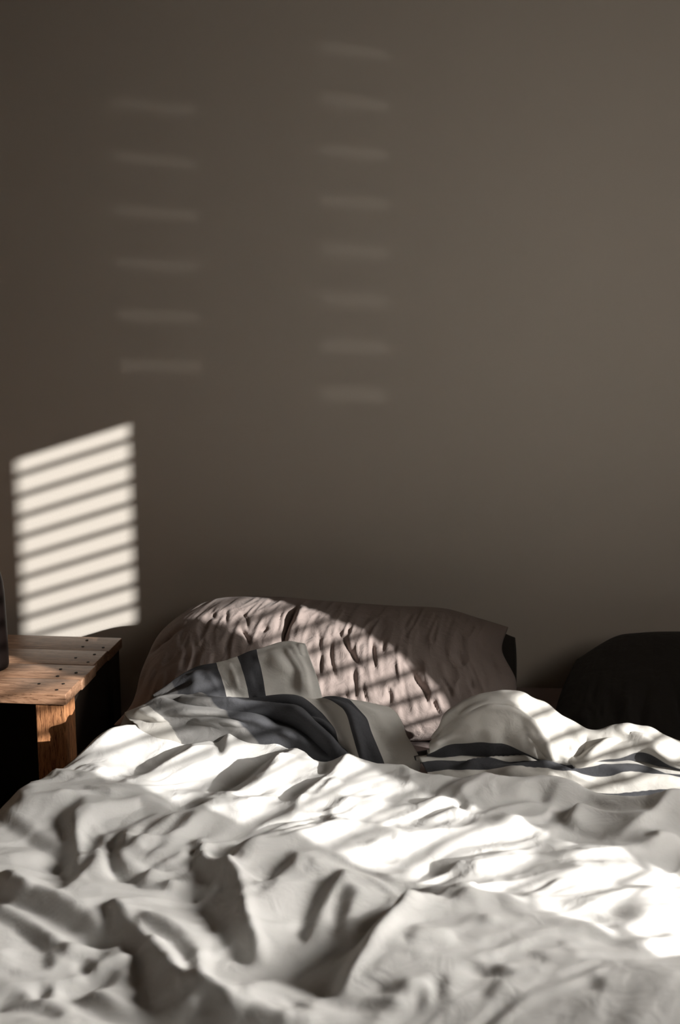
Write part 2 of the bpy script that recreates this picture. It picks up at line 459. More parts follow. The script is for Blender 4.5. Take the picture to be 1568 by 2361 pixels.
# crest lines; widths in metres left / right of travel; height in metres
FO = [
 (c5([(1000, 730), (1180, 660), (1380, 615), (1600, 580)]), .022, .05, .016),
 # upper left, by the nightstand and hem
 (c5([(-20, 540), (160, 480), (420, 436), (650, 446), (860, 500)]), .020, .05, .022),
 (c5([(60, 400), (110, 420), (130, 500)]), .022, .03, .02),
 (c5([(150, 350), (230, 325), (300, 340), (330, 380)]), .018, .02, .02),
 (c5([(330, 350), (430, 330), (500, 310)]), .014, .02, .016),
 (c5([(460, 430), (640, 365), (760, 310), (880, 260)]), .012, .02, .012),
 (c5([(400, 240), (560, 200), (740, 170)]), .012, .03, .02),
 (c5([(700, 330), (820, 290), (960, 260), (1080, 250)]), .012, .018, .014),
 (c5([(930, 480), (1090, 410), (1230, 340), (1400, 255)]), .022, .028, .014),
 (c5([(1050, 470), (1210, 390), (1340, 320), (1470, 270)]), .018, .02, .014),
 (c5([(1000, 550), (1180, 470), (1320, 410)]), .012, .02, .02),
 (c5([(1260, 610), (1330, 510), (1440, 430), (1590, 350)]), .018, .022, .016),
 (c5([(1360, 540), (1470, 480), (1600, 440)]), .012, .02, .014),
 (c5([(1470, 570), (1520, 530), (1600, 500)]), .010, .014, .012),
 # the tuck in the hem
 (c5([(900, 120), (935, 180), (935, 240), (970, 310)]), .012, .014, .04),
 (c5([(1050, 180), (1060, 230), (1020, 290)]), .016, .035, .014),
 (c5([(1170, 130), (1140, 170), (1100, 200)]), .016, .02, .014),
 (c5([(1180, 190), (1240, 230), (1270, 280)]), .014, .02, .014),
 # crop 6, upper band
 (c6([(110, 70), (90, 150), (20, 240), (-100, 330)]), .022, .03, .025),
 (c6([(270, 115), (295, 180), (310, 270)]), .016, .015, .035),
 (c6([(-20, 400), (140, 320), (300, 300), (480, 285), (640, 240), (820, 180)]), .022, .03, .014),
 (c6([(0, 350), (100, 310), (250, 290)]), .010, .02, .012),
 (c6([(240, 370), (400, 330), (520, 285)]), .012, .02, .012),
 (c6([(520, 270), (535, 330), (560, 370)]), .018, .014, .03),
 (c6([(620, 290), (720, 235), (900, 215), (1100, 220), (1270, 250)]), .026, .04, .02),
 (c6([(740, 290), (900, 250), (1050, 250), (1180, 260)]), .014, .02, .016),
 (c6([(320, 372), (520, 362), (700, 372), (850, 380)]), .014, .03, .012),
 (c6([(700, 400), (820, 375), (930, 340), (1000, 280)]), .018, .03, .014),
 (c6([(1060, 400), (1110, 350), (1150, 300)]), .020, .02, .03),
 (c6([(1180, 430), (1330, 390), (1480, 310), (1620, 210)]), .030, .05, .018),
 (c6([(-60, 505), (200, 485), (420, 435), (700, 410), (1000, 400), (1130, 425)]), .020, .04, .018),
 (c6([(130, 520), (230, 470), (330, 450)]), .010, .02, .016),
 (c6([(950, 550), (1150, 520), (1330, 500), (1620, 440)]), .018, .04, .012),
 (c6([(1370, 500), (1440, 470), (1600, 450)]), .016, .02, .014),
 (c6([(420, 600), (600, 590), (780, 560), (960, 540)]), .014, .03, .018),
 (c6([(330, 690), (520, 695), (740, 670), (960, 635), (1200, 605), (1620, 570)]), .026, .06, .013),
 (c6([(820, 810), (835, 750), (920, 700), (1080, 670), (1300, 650)]), .018, .03, .013),
 (c6([(540, 780), (590, 740), (640, 700)]), .016, .02, .02),
 (c6([(1000, 850), (1150, 790), (1330, 720), (1420, 690), (1620, 650)]), .018, .04, .014),
 (c6([(1280, 860), (1400, 800), (1620, 740)]), .014, .03, .016),
 (c6([(1300, 1000), (1440, 960), (1640, 890)]), .022, .05, .016),
 (c6([(1120, 920), (1300, 880), (1500, 860), (1620, 845)]), .012, .03, .014),
 (c6([(-60, 1180), (60, 1080), (180, 975), (310, 870), (440, 820), (620, 808), (800, 815), (960, 862), (1160, 930), (1380, 1005), (1640, 1040)]), .024, .035, .12),
]
HS = 0.62
def t1(a): return [(x / 2.45, 1800 + y / 2.45) for x, y in a]
def t2(a): return [(460 + x / 2.45, 1800 + y / 2.45) for x, y in a]
# slopes of the quilt across its width: (points, width, slope); + rises to the right, - falls
SL = [
 (t1, [(370,200),(400,300),(400,400),(385,490)], 80, .9), (t1, [(340,190),(460,155)], 40, .5), (t1, [(20,210),(130,270),(230,330),(330,380)], 60, .5),
 (t1, [(80,165),(200,155),(340,110)], 25, .35), (t1, [(-60,565),(120,580)], 50, .9), (t1, [(-60,640),(150,660),(300,700),(420,760),(530,830),(640,870)], 100, .85),
 (t1, [(-60,760),(120,850),(230,900),(350,920)], 70, .75), (t1, [(260,950),(280,1000)], 50, .6),
 (t1, [(640,730),(700,800),(780,900),(860,1000),(960,1080),(1080,1160),(1250,1215)], 110, 1.0), (t1, [(850,1000),(850,1100),(900,1200),(1000,1240)], 150, .9),
 (t1, [(800,740),(940,780),(1010,850),(1080,950),(1100,1050)], 80, .65), (t1, [(690,300),(655,360),(650,420),(690,500),(760,560),(850,575),(940,580)], 46, .95),
 (t1, [(590,300),(540,370),(510,440),(440,520),(350,590)], 40, .55), (t1, [(600,290),(740,250),(870,205)], 20, .45),
 (t1, [(680,370),(800,300),(900,240),(1020,180),(1200,120)], 20, .65), (t1, [(840,420),(920,340),(1020,240),(1120,200)], 30, .45),
 (t1, [(840,510),(930,460),(1000,410)], 25, .4), (t1, [(1110,350),(1120,430),(1130,490)], 50, .9), (t1, [(1130,480),(1200,520),(1280,480)], 100, .9),
 (t1, [(1290,500),(1310,620),(1350,740),(1390,850),(1400,920)], 110, 1.0), (t1, [(1170,640),(1250,720),(1320,830)], 140, .7), (t1, [(1060,540),(960,540)], 60, .3),
 (t1, [(490,1000),(520,1060)], 70, .5), (t1, [(660,1070),(590,1150),(460,1250)], 60, .5), (t1, [(270,1180),(265,1240)], 45, .8),
 (t1, [(-60,1180),(90,1200),(170,1230)], 50, .4), (t1, [(480,1295),(700,1330),(1000,1320),(1300,1290),(1568,1310)], 90, .7), (t2, [(560,1230),(900,1250),(1100,1290)], 60, .35), (t1, [(0,1290),(200,1300),(330,1360)], 70, .5), (t1, [(-60,1050),(150,1075)], 40, .3),
 (t1, [(640,900),(590,950)], 50, .4), (t1, [(160,50),(170,95)], 50, .5), (t1, [(480,80),(620,90)], 20, .4),
 (t2, [(520,440),(440,500),(400,560)], 60, .7), (t2, [(620,460),(670,520)], 25, .4), (t2, [(780,520),(710,620),(660,720),(600,830)], 60, .8),
 (t2, [(850,620),(820,700),(790,850)], 70, .6), (t2, [(1150,800),(1000,900),(880,1020),(760,1150)], 90, 1.0), (t2, [(860,930),(760,1020),(600,1080)], 140, .5),
 (t2, [(930,770),(1080,720)], 60, .35), (t2, [(1200,660),(1330,690),(1480,700)], 90, .5), (t2, [(1470,690),(1440,740)], 40, .7),
 (t2, [(1210,1010),(1260,950),(1568,900)], 50, .45), (t2, [(930,1130),(1100,1070),(1300,1090),(1568,1060)], 20, .35), (t2, [(1040,1210),(1160,1215)], 50, .5),
 (t2, [(1260,1300),(1290,1250)], 40, .6), (t2, [(1360,1290),(1390,1220)], 40, .5), (t2, [(250,1130),(400,1100)], 40, .35),
 (t2, [(150,400),(300,350),(500,310),(700,270),(850,235)], 30, .6), (t2, [(300,560),(370,590)], 30, .4),
 (t1, [(450,350),(470,250),(600,180),(780,160)], 60, -.5), (t1, [(600,400),(600,500),(650,570)], 40, -.4), (t1, [(760,500),(830,530)], 60, -.4),
 (t1, [(900,860),(1000,960),(1040,1040)], 60, -.5), (t1, [(1160,930),(1170,1050),(1200,1140)], 70, -.5), (t1, [(1180,360),(1180,430)], 40, -.6),
 (t1, [(700,900),(750,1000),(770,1150)], 70, -.4), (t2, [(280,650),(320,800),(370,900)], 70, -.4), (t2, [(1250,800),(1080,950),(920,1080),(840,1150)], 50, -.6),
 (t2, [(180,430),(290,510),(400,560)], 20, -.6), (t1, [(440,1000),(460,1100)], 40, -.4), (t1, [(190,1180),(200,1230)], 40, -.5), (t1, [(330,1190),(335,1250)], 40, -.4),
 (t1, [(180,540),(300,450),(100,450)], 90, -.2), (t2, [(1300,1230),(1330,1290)], 30, -.5),
 (c6, [(660,1135),(780,1140)], 36, .7), (c6, [(360,1000),(390,960),(500,925),(700,910)], 34, .5), (c6, [(880,1080),(950,1090)], 30, .3), (c6, [(400,1240),(430,1200)], 30, .6),
 (c6, [(480,1220),(510,1180)], 26, .5), (c6, [(700,1240),(730,1200)], 36, .5), (c6, [(1170,1230),(1200,1290)], 46, .35), (c6, [(600,980),(760,940),(1100,950),(1300,1010)], 50, .25),
 (c5, [(950,150),(970,240)], 50, .9), (c5, [(1000,200),(1010,260)], 56, .7), (c5, [(1010,450),(1130,400),(1230,340)], 36, .6), (c5, [(760,320),(850,280)], 26, .5),
 (c5, [(1540,300),(1500,380)], 50, .6), (c5, [(1340,480),(1440,430)], 28, .4), (c5, [(1300,600),(1330,510)], 22, .4), (c5, [(110,410),(130,460)], 36, .6), (c5, [(230,330),(280,350)], 20, .5),
 (c5, [(340,340),(420,335)], 18, .5), (c5, [(1480,570),(1500,590)], 26, .6), (c5, [(640,380),(760,320)], 16, .5), (c5, [(400,250),(560,210)], 20, .3),
 (c6, [(20,110),(40,160)], 50, .4), (c6, [(300,130),(320,240)], 50, .6), (c6, [(550,310),(590,340)], 56, .6), (c6, [(950,320),(1000,280)], 26, .6), (c6, [(1090,350),(1080,400)], 36, .6),
 (c6, [(1400,380),(1500,320),(1600,250)], 25, .7), (c6, [(1410,480),(1440,480)], 30, .5), (c6, [(255,470),(270,490)], 26, .5), (c6, [(500,600),(620,590)], 34, .4),
 (c6, [(560,770),(590,740)], 40, .7), (c6, [(400,730),(500,760)], 70, .5), (c6, [(830,780),(870,740),(980,690)], 24, .5), (c6, [(620,190),(720,210),(800,190)], 30, .4),
]
SLOPE = 1.6
SC = {t1: 2.45, t2: 2.45, c5: 1.96, c6: 1.96}
def relief():
    """integrate the slopes into one smooth quilt relief on a regular grid"""
    st = 0.003
    rx = np.arange(-.9, 1.1, st); ry = np.arange(.5, 2.05, st)
    A, B = np.meshgrid(rx, ry)
    H = np.zeros_like(A)
    kx = 2 * pi * np.fft.fftfreq(A.shape[1], st)[None]; ky = 2 * pi * np.fft.fftfreq(A.shape[0], st)[:, None]
    segs = []
    for f_, pts, w, a in SL:
        segs.append((np.array(catmull(f_(pts), 5)), w / SC[f_] * .5, a))
    for it in range(3):
        px, py = project(np.stack([A, B, ZD + H], -1).reshape(-1, 3))
        px = px.reshape(A.shape); py = py.reshape(A.shape)
        G = np.zeros_like(A)
        for c, w, a in segs:
            sf = max(3.0, w * .28)
            m = (px > c[:, 0].min() - w - 3 * sf) & (px < c[:, 0].max() + w + 3 * sf) & (py > c[:, 1].min() - w - 3 * sf) & (py < c[:, 1].max() + w + 3 * sf)
            if not m.any(): continue
            x = px[m]; y = py[m]; d = np.full(x.shape, 1e9)
            for k in range(len(c) - 1):
                e = c[k + 1] - c[k]
                t = np.clip(((x - c[k, 0]) * e[0] + (y - c[k, 1]) * e[1]) / (e @ e + 1e-9), 0, 1)
                d = np.minimum(d, np.hypot(x - c[k, 0] - t * e[0], y - c[k, 1] - t * e[1]))
            v = a / (1 + np.exp((d - w) / (sf * .5)))
            g = G[m]
            G[m] = np.where(np.abs(v) > np.abs(g), v, g)
        G *= SLOPE
        Hf = np.fft.fft2(G) * (-1j * kx) / (kx ** 2 + .06 * ky ** 2 + (1 / .13) ** 2) * np.exp(-(kx ** 2 + ky ** 2) * .0035 ** 2 / 2)
        H = np.real(np.fft.ifft2(Hf))
    return rx, ry, H
rx, ry, HR = relief()
def sample(rx, ry, H, x, y):
    """bicubic lookup"""
    i = np.clip((x - rx[0]) / (rx[1] - rx[0]), 1, len(rx) - 3.001); j = np.clip((y - ry[0]) / (ry[1] - ry[0]), 1, len(ry) - 3.001)
    a = i.astype(int); b = j.astype(int); fx = i - a; fy = j - b
    w = lambda t: (((2 - t) * t - 1) * t / 2, ((3 * t - 5) * t * t + 2) / 2, ((4 - 3 * t) * t + 1) * t / 2, (t - 1) * t * t / 2)
    wx = w(fx); wy = w(fy); o = 0
    for m_ in range(4):
        o = o + wy[m_] * sum(wx[k] * H[b + m_ - 1, a + k - 1] for k in range(4))
    return o
Z += sample(rx, ry, HR, X, Y) * (0.25 + 0.75 * np.clip((Yend[None] - Y) / .09, 0, 1))
for pts, h, wl, wr in FO:
    h = h * HS
    w2 = [tuple(atz(a, b, ZD + h * .8)[:2]) for a, b in pts]
    z, nx_, ny_ = fold(X, Y, w2, h, wl, wr, 1.5, .3)
    Z += z; DX += nx_ * .55; DY += ny_ * .55
sm = lambda t: np.clip(t, 0, 1) ** 2 * (3 - 2 * np.clip(t, 0, 1))
Z += .075 * sm((X + .12) / .62) * (1 - sm((Y - 1.12) / .2))      # the turned layer is puffed up
# soft body, then crumple running the way the folds run
Z += 0.006 * fbm(X * 4 + 3, Y * 4, 11, 2)
ca, sa = cos(radians(28)), sin(radians(28))
XR = X * ca + Y * sa; YR = -X * sa + Y * ca
wv = fbm(X * 6, Y * 6, 21, 2)
Z += 0.0075 * (1 - np.abs(fbm(XR * 5 + wv * .5, YR * 17 + wv, 31, 2)) * 2) * 0.45
Z += 0.0009 * (1 - np.abs(fbm(XR * 16 + wv, YR * 40 + wv * 2, 41, 2)) * 2)
# a rolled far edge
de = (Yend[None] - Y)
roll = np.clip(de / 0.05, 0, 1)
Z += 0.018 * np.exp(-((de - .035) / .045) ** 2) - 0.07 * (1 - np.sqrt(1 - (1 - roll) ** 2))
# hang over the left and right side of the bed
Xe = np.interp(Y, [1.0, 1.69, 1.79, 2.0, 2.2], [-.64, -.605, -.565, -.50, -.48])
R = 0.045
Xe = Xe - .025
s = np.clip(Xe + R - X, 0, None)
ang = np.minimum(s / R, pi / 2)
over = np.clip(s - R * pi / 2, 0, None)
hang = np.clip(1 - s / .16, 0.25, 1)
XX = np.where(s > 0, Xe + R - R * np.sin(ang) - .05 * over - .012 * np.sin(Y * 38) * np.clip(over / .1, 0, 1), X) + DX * hang
ZZ = ZD - R * (1 - np.cos(ang)) - over + Z * hang
YY = Y + DY * hang
ZZ = np.where(s > 0, ZZ, np.maximum(ZZ, MZ + .012))
P = np.stack([XX, YY, ZZ], -1)
me = grid_mesh('duvet_cover', P)
top = link('white_side', me, M_duvet, duvet, True)
md = top.modifiers.new('thickness', 'SOLIDIFY'); md.thickness = 0.006; md.offset = -1

# ------------------------------------------------------------------ lofted cloth
def resample(C, n, axis):
    C = np.moveaxis(C, axis, 0)
    k = C.shape[0]
    p = np.concatenate([2 * C[:1] - C[1:2], C, 2 * C[-1:] - C[-2:-1]])
    t = np.linspace(0, k - 1, n); i = np.minimum(t.astype(int), k - 2); f_ = (t - i).reshape(-1, *[1] * (C.ndim - 1))
    a, b, c, d = p[i], p[i + 1], p[i + 2], p[i + 3]
    o = 0.5 * (2 * b + (c - a) * f_ + (2 * a - 5 * b + 4 * c - d) * f_ ** 2 + (3 * b - a - 3 * c + d) * f_ ** 3)
    return np.moveaxis(o, 0, axis)
def loft(name, rows, nu, nv, stripe, mat, parent, rough=.003, seed=1, folds=(), thick=.006):
    """rows: lists of (px, py, y) in the photo's frame at world depth y; stripe(u, v) -> 0..1"""
    C = np.array([[aty(a, b, y) for a, b, y in r] for r in rows])
    G = resample(resample(C, nu, 1), nv, 0)
    kv, ku = C.shape[:2]
    U, V = np.meshgrid(np.linspace(0, ku - 1, nu), np.linspace(0, kv - 1, nv))
    du = np.gradient(G, axis=1); dv = np.gradient(G, axis=0)
    n = np.cross(du, dv); n /= np.linalg.norm(n, axis=-1, keepdims=True) + 1e-9
    if (n * (CAM - G)).sum() < 0: n = -n
    disp = rough * fbm(U * 1.1 + seed, V * .8, seed, 2)
    for pts, h, wl, wr in folds:
        disp += fold(U, V, pts, h, wl, wr)[0]  # local folds
    G = G + n * disp[..., None]
    me = grid_mesh(name, G, {'stripe': stripe(U, V)})
    o = link(name, me, mat, parent, True)
    m = o.modifiers.new('thickness', 'SOLIDIFY'); m.thickness = thick; m.offset = 0
    return o
def band(x, edges):
    """1 between pairs of edges, soft by a hair"""
    r = 0
    for a, b in edges:
        r = np.maximum(r, np.clip((x - a) / .05 + .5, 0, 1) * np.clip((b - x) / .05 + .5, 0, 1))
    return r
# corner of the striped side leaning on the pillow
rows = [
 [(352, 1606, 1.965), (440, 1546, 1.975), (500, 1531, 1.975), (548, 1516, 1.980), (592, 1500, 1.985), (655, 1480, 1.995), (703, 1486, 1.995)],
 [(354, 1610, 1.955), (447, 1566, 1.955), (507, 1553, 1.955), (558, 1541, 1.955), (599, 1530, 1.960), (665, 1520, 1.965), (716, 1520, 1.970)],
 [(358, 1612, 1.935), (460, 1590, 1.930), (516, 1580, 1.930), (567, 1572, 1.930), (607, 1566, 1.935), (680, 1562, 1.940), (730, 1562, 1.945)],
 [(362, 1640, 1.925), (470, 1622, 1.915), (524, 1614, 1.910), (574, 1612, 1.910), (614, 1612, 1.910), (690, 1614, 1.915), (744, 1622, 1.925)]]
loft('striped_corner', rows, 150, 60, lambda U, V: band(U, [(-1, 2.0), (3.0, 4.0)]) * (1 - .45 * np.clip((.9 - U) / .4, 0, 1)), M_stripe, duvet, .0035, 5,  # stripe paler at its left end: sunlight put into the colour
     [([(5.2, 0), (5.5, 1.5), (5.3, 3)], .006, .3, .2), ([(1.2, 0.3), (0.8, 2.8)], .008, .3, .3), ([(4.4, 0.2), (4.8, 2)], .004, .2, .3), ([(4.95, 0.2), (5.25, 1.7), (5.1, 2.9)], .005, .12, .2), ([(5.7, .05), (5.6, .9)], .005, .15, .15), ([(2.5, .2), (2.6, 2.6)], .002, .2, .1), ([(1.5, .6), (1.7, 2.6)], .003, .2, .2)])
# roll of striped cloth in front of it
rows = [
 [(268, 1690, 1.950), (350, 1640, 1.940), (470, 1628, 1.935), (590, 1630, 1.935), (690, 1636, 1.935), (735, 1640, 1.935), (780, 1644, 1.935), (890, 1660, 1.940)],
 [(290, 1652, 1.935), (372, 1610, 1.925), (480, 1602, 1.915), (600, 1605, 1.910), (700, 1611, 1.910), (738, 1614, 1.910), (784, 1617, 1.910), (895, 1631, 1.915)],
 [(302, 1662, 1.920), (400, 1630, 1.900), (520, 1628, 1.890), (650, 1632, 1.885), (738, 1645, 1.885), (790, 1640, 1.880), (832, 1648, 1.880), (925, 1662, 1.890)],
 [(320, 1675, 1.910), (440, 1655, 1.890), (570, 1662, 1.875), (690, 1672, 1.860), (772, 1690, 1.860), (813, 1686, 1.855), (855, 1692, 1.855), (940, 1702, 1.860)],
 [(340, 1700, 1.905), (480, 1700, 1.880), (620, 1712, 1.860), (740, 1740, 1.840), (811, 1752, 1.830), (834, 1756, 1.830), (890, 1760, 1.830), (968, 1748, 1.835)],
 [(350, 1730, 1.890), (480, 1740, 1.870), (620, 1750, 1.850), (740, 1775, 1.840), (811, 1785, 1.835), (834, 1788, 1.835), (890, 1790, 1.835), (968, 1775, 1.840)]]
loft('striped_turnback', rows, 260, 110, lambda U, V: band(U + .06 * np.sin(V * 2), [(.55, 4.0), (5.0, 6.0)]) * (1 - .47 * np.clip((2.3 - U) / .5, 0, 1)), M_stripe, duvet, .005, 9,  # left part of the navy lightened, sunlit look mixed into the colour
     [([(.8, 1.2), (1.6, 1.8), (2.6, 2.0), (3.6, 2.6), (4.2, 3.6)], .016, .35, .2), ([(.6, 2.4), (1.4, 2.5), (2.2, 2.9), (3.0, 3.8)], .016, .3, .16),
      ([(2.6, 1.0), (3.3, 1.8), (3.6, 2.8), (4.4, 4.2)], -.016, .16, .25), ([(1.1, 1.0), (1.2, 1.7), (1.6, 2.3)], -.014, .12, .2),
      ([(1.7, 1.1), (1.9, 1.6), (2.4, 1.9)], .010, .2, .1), ([(2.2, 2.3), (2.5, 2.7), (2.5, 3.3)], -.018, .1, .2), ([(1.0, 3.2), (1.5, 3.0), (1.9, 3.3)], .012, .2, .12),
      ([(3.0, 2.2), (3.3, 2.9), (3.8, 3.6)], .010, .2, .12), ([(.3, 1.4), (.5, 2.2), (.5, 3.0)], .010, .15, .15), ([(5.3, 1.2), (6.3, 1.8), (6.6, 3.2)], .006, .4, .3),
      ([(4.9, 1.0), (5.2, 2.4), (5.1, 3.9)], .006, .3, .3), ([(2.2, 3.0), (2.8, 3.2), (3.2, 4.2)], -.012, .15, .25)])
# mound of cloth on the right
rows = [
 [(1010, 1740, 1.896), (1050, 1700, 1.904), (1110, 1660, 1.908), (1190, 1650, 1.908), (1250, 1665, 1.908), (1310, 1690, 1.900), (1365, 1705, 1.888), (1430, 1700, 1.888), (1490, 1705, 1.888), (1568, 1730, 1.880), (1700, 1750, 1.876)],
 [(1002, 1702, 1.831), (1036, 1645, 1.839), (1100, 1604, 1.843), (1190, 1598, 1.843), (1252, 1620, 1.843), (1310, 1662, 1.835), (1362, 1690, 1.823), (1428, 1676, 1.827), (1490, 1680, 1.823), (1568, 1716, 1.815), (1700, 1735, 1.815)],
 [(997, 1715, 1.818), (1034, 1668, 1.818), (1110, 1634, 1.818), (1190, 1634, 1.818), (1256, 1662, 1.814), (1310, 1702, 1.810), (1352, 1722, 1.804), (1424, 1700, 1.808), (1492, 1700, 1.806), (1568, 1738, 1.798), (1700, 1755, 1.798)],
 [(992, 1722, 1.808), (1040, 1696, 1.806), (1115, 1668, 1.804), (1190, 1672, 1.804), (1254, 1706, 1.798), (1304, 1735, 1.794), (1336, 1748, 1.790), (1416, 1722, 1.796), (1490, 1716, 1.794), (1568, 1752, 1.788), (1700, 1768, 1.788)],
 [(986, 1730, 1.812), (1045, 1712, 1.810), (1120, 1704, 1.806), (1180, 1716, 1.804), (1240, 1742, 1.800), (1290, 1756, 1.796), (1330, 1757, 1.796), (1410, 1742, 1.800), (1486, 1728, 1.800), (1568, 1764, 1.794), (1700, 1778, 1.794)],
 [(984, 1750, 1.820), (1045, 1740, 1.818), (1120, 1738, 1.816), (1180, 1745, 1.814), (1240, 1765, 1.810), (1290, 1775, 1.806), (1330, 1775, 1.806), (1410, 1765, 1.808), (1486, 1755, 1.808), (1568, 1785, 1.804), (1700, 1790, 1.804)]]
loft('folded_mound', rows, 260, 100, lambda U, V: band(V, [(4.15, 6)]) * band(U, [(-1, 3.4)]) * 0 + band(V + 0 * U, [(4.1, 7)]), M_stripe, duvet, .004, 15,
     [([(1.4, 2.3), (2.4, 2.15), (3.6, 2.5), (4.4, 3.4), (4.9, 4)], .008, .25, .12), ([(1.3, 2.0), (2.2, 1.8), (3.2, 1.9)], .006, .25, .12),
      ([(3.3, 3.2), (4.0, 3.6), (4.4, 4)], -.006, .2, .2), ([(5.7, 4), (6.3, 3), (7.0, 2.0)], .010, .3, .25), ([(6.8, 1.2), (7.6, 2.2), (8.6, 3.4)], .008, .25, .3),
      ([(5.9, 1), (5.9, 2.4), (5.4, 4)], -.008, .25, .25)])
# lower layer of stripes under the mound
rows = [
 [(950, 1762, 1.880), (1050, 1745, 1.890), (1150, 1745, 1.890), (1250, 1765, 1.880), (1350, 1775, 1.870), (1450, 1765, 1.870), (1568, 1770, 1.860), (1700, 1780, 1.850)],
 [(948, 1740, 1.850), (1050, 1716, 1.850), (1150, 1722, 1.840), (1230, 1736, 1.840), (1330, 1762, 1.825), (1430, 1735, 1.840), (1568, 1738, 1.835), (1700, 1750, 1.830)],
 [(960, 1752, 1.825), (1045, 1737, 1.830), (1150, 1742, 1.820), (1240, 1752, 1.815), (1330, 1768, 1.810), (1440, 1748, 1.820), (1568, 1765, 1.810), (1700, 1770, 1.810)],
 [(975, 1765, 1.810), (1060, 1766, 1.805), (1150, 1760, 1.805), (1245, 1764, 1.800), (1330, 1776, 1.795), (1450, 1770, 1.795), (1568, 1790, 1.785), (1700, 1795, 1.780)],
 [(990, 1790, 1.800), (1080, 1784, 1.795), (1165, 1782, 1.790), (1262, 1786, 1.785), (1340, 1798, 1.780), (1450, 1800, 1.775), (1568, 1808, 1.770), (1700, 1812, 1.770)],
 [(1000, 1829, 1.790), (1100, 1834, 1.780), (1190, 1834, 1.775), (1290, 1839, 1.770), (1360, 1849, 1.765), (1460, 1854, 1.760), (1568, 1856, 1.760), (1700, 1860, 1.760)]]
loft('striped_underlayer', rows, 240, 90, lambda U, V: band(V + .12 * np.sin(U * 2.4) + .06 * np.clip(U - 4, 0, 3), [(-1, 2.0), (2.9, 3.7), (4.5, 4.8)]), M_stripe, duvet, .005, 25,
     [([(.6, 3.6), (1.8, 3.0), (3.0, 2.5), (3.9, 2.4)], .012, .3, .12), ([(1.6, 4.4), (2.6, 3.6), (3.4, 3.4), (4.4, 4.2)], .012, .25, .2),
      ([(4.0, 2.2), (4.6, 3.2), (5.1, 4.2)], .010, .3, .3), ([(4.6, 1.8), (5.6, 2.6), (6.4, 3.6)], -.008, .2, .3)])

# ------------------------------------------------------------------ pillows
def pillow(name, label, bottom, right, top, left, yb, yt, zb, zt, T, mat, creases=(), seed=1, amp=.004, nu=260, nv=150, back=.55, streak=1.0):
    """outline curves in pixels (bottom l->r, right b->t, top l->r, left b->t) on the leaning plane through
    (y=yb, z=zb) and (y=yt, z=zt); T = how far the front swells"""
    tv_ = np.array([0, yt - yb, zt - zb]); tv_ /= np.linalg.norm(tv_)
    n = np.array([0, -tv_[2], tv_[1]])               # towards the camera and up
    nd = np.array([0, -.93, .30])                    # the way the filling swells
    O = np.array([0, yb, zb])
    def hit(p):
        d = ray(*p)
        return CAM + d * (((O - CAM) @ n) / (d @ n))
    def curve(pts, m):
        c = catmull([hit(p) for p in pts], 24)
        s_ = np.concatenate([[0], np.cumsum(np.linalg.norm(np.diff(c, axis=0), axis=1))]); s_ /= s_[-1]
        t = np.linspace(0, 1, m)
        return np.stack([np.interp(t, s_, c[:, k]) for k in range(3)], -1)
    B = curve(bottom, nu); Tt = curve(top, nu); L = curve(left, nv); Rr = curve(right, nv)
    u = np.linspace(0, 1, nu)[None, :, None]; v = np.linspace(0, 1, nv)[:, None, None]
    G = (1 - v) * B[None] + v * Tt[None] + (1 - u) * L[:, None] + u * Rr[:, None] \
        - ((1 - u) * (1 - v) * B[0] + u * (1 - v) * B[-1] + (1 - u) * v * Tt[0] + u * v * Tt[-1])
    uu = u[..., 0] * 2 - 1; vv = v[..., 0] * 2 - 1
    puff = ((1 - np.abs(uu) ** 3.2) * (1 - np.abs(vv) ** 2.4)) ** 0.55
    U, V = np.meshgrid(np.linspace(0, 1, nu), np.linspace(0, 1, nv))
    edge = np.clip(puff * 2.2, 0, 1)
    wv = fbm(U * 3, V * 2, seed + 3, 1)
    st = (1 - np.abs(fbm(U * 38 + wv * .9, V * 4 + 9, seed, 2)) * 2.2)
    disp = amp * st * streak + amp * 1.6 * fbm(U * 6, V * 4, seed + 7, 2)
    G0 = G + nd * (T * puff)[..., None]
    px, py = project(G0.reshape(-1, 3)); px = px.reshape(nv, nu); py = -py.reshape(nv, nu)
    for pts, h, w in creases:
        disp = disp + fold(px, py, [(a, -b) for a, b in pts], h, w, w, 1.4, .38)[0]
    Gf = G0 + n * (disp * edge)[..., None]
    Gb = G - n * (T * back * puff)[..., None]
    for q_ in (Gf, Gb):
        q_[..., 2] = np.maximum(q_[..., 2], MZ + .003)       # it rests on the mattress
    # one closed surface: front, then back stitched at the rim
    Fm = np.concatenate([Gf, Gb[::-1][1:]], 0)
    Fm = np.concatenate([Fm, Gf[:1]], 0)
    me = grid_mesh(name, Fm)
    bm = bmesh.new(); bm.from_mesh(me)
    bmesh.ops.remove_doubles(bm, verts=bm.verts[:], dist=1e-5)
    bmesh.ops.recalc_face_normals(bm, faces=bm.faces[:])
    bm.to_mesh(me); bm.free()
    return link(name, me, mat, None, True, label=label, cat='pillow')
def k3(a): return [(650 + x / 2.613, 1340 + y / 2.613) for x, y in a]
def k2(a): return [(250 + x / 2.851, 1340 + y / 2.851) for x, y in a]
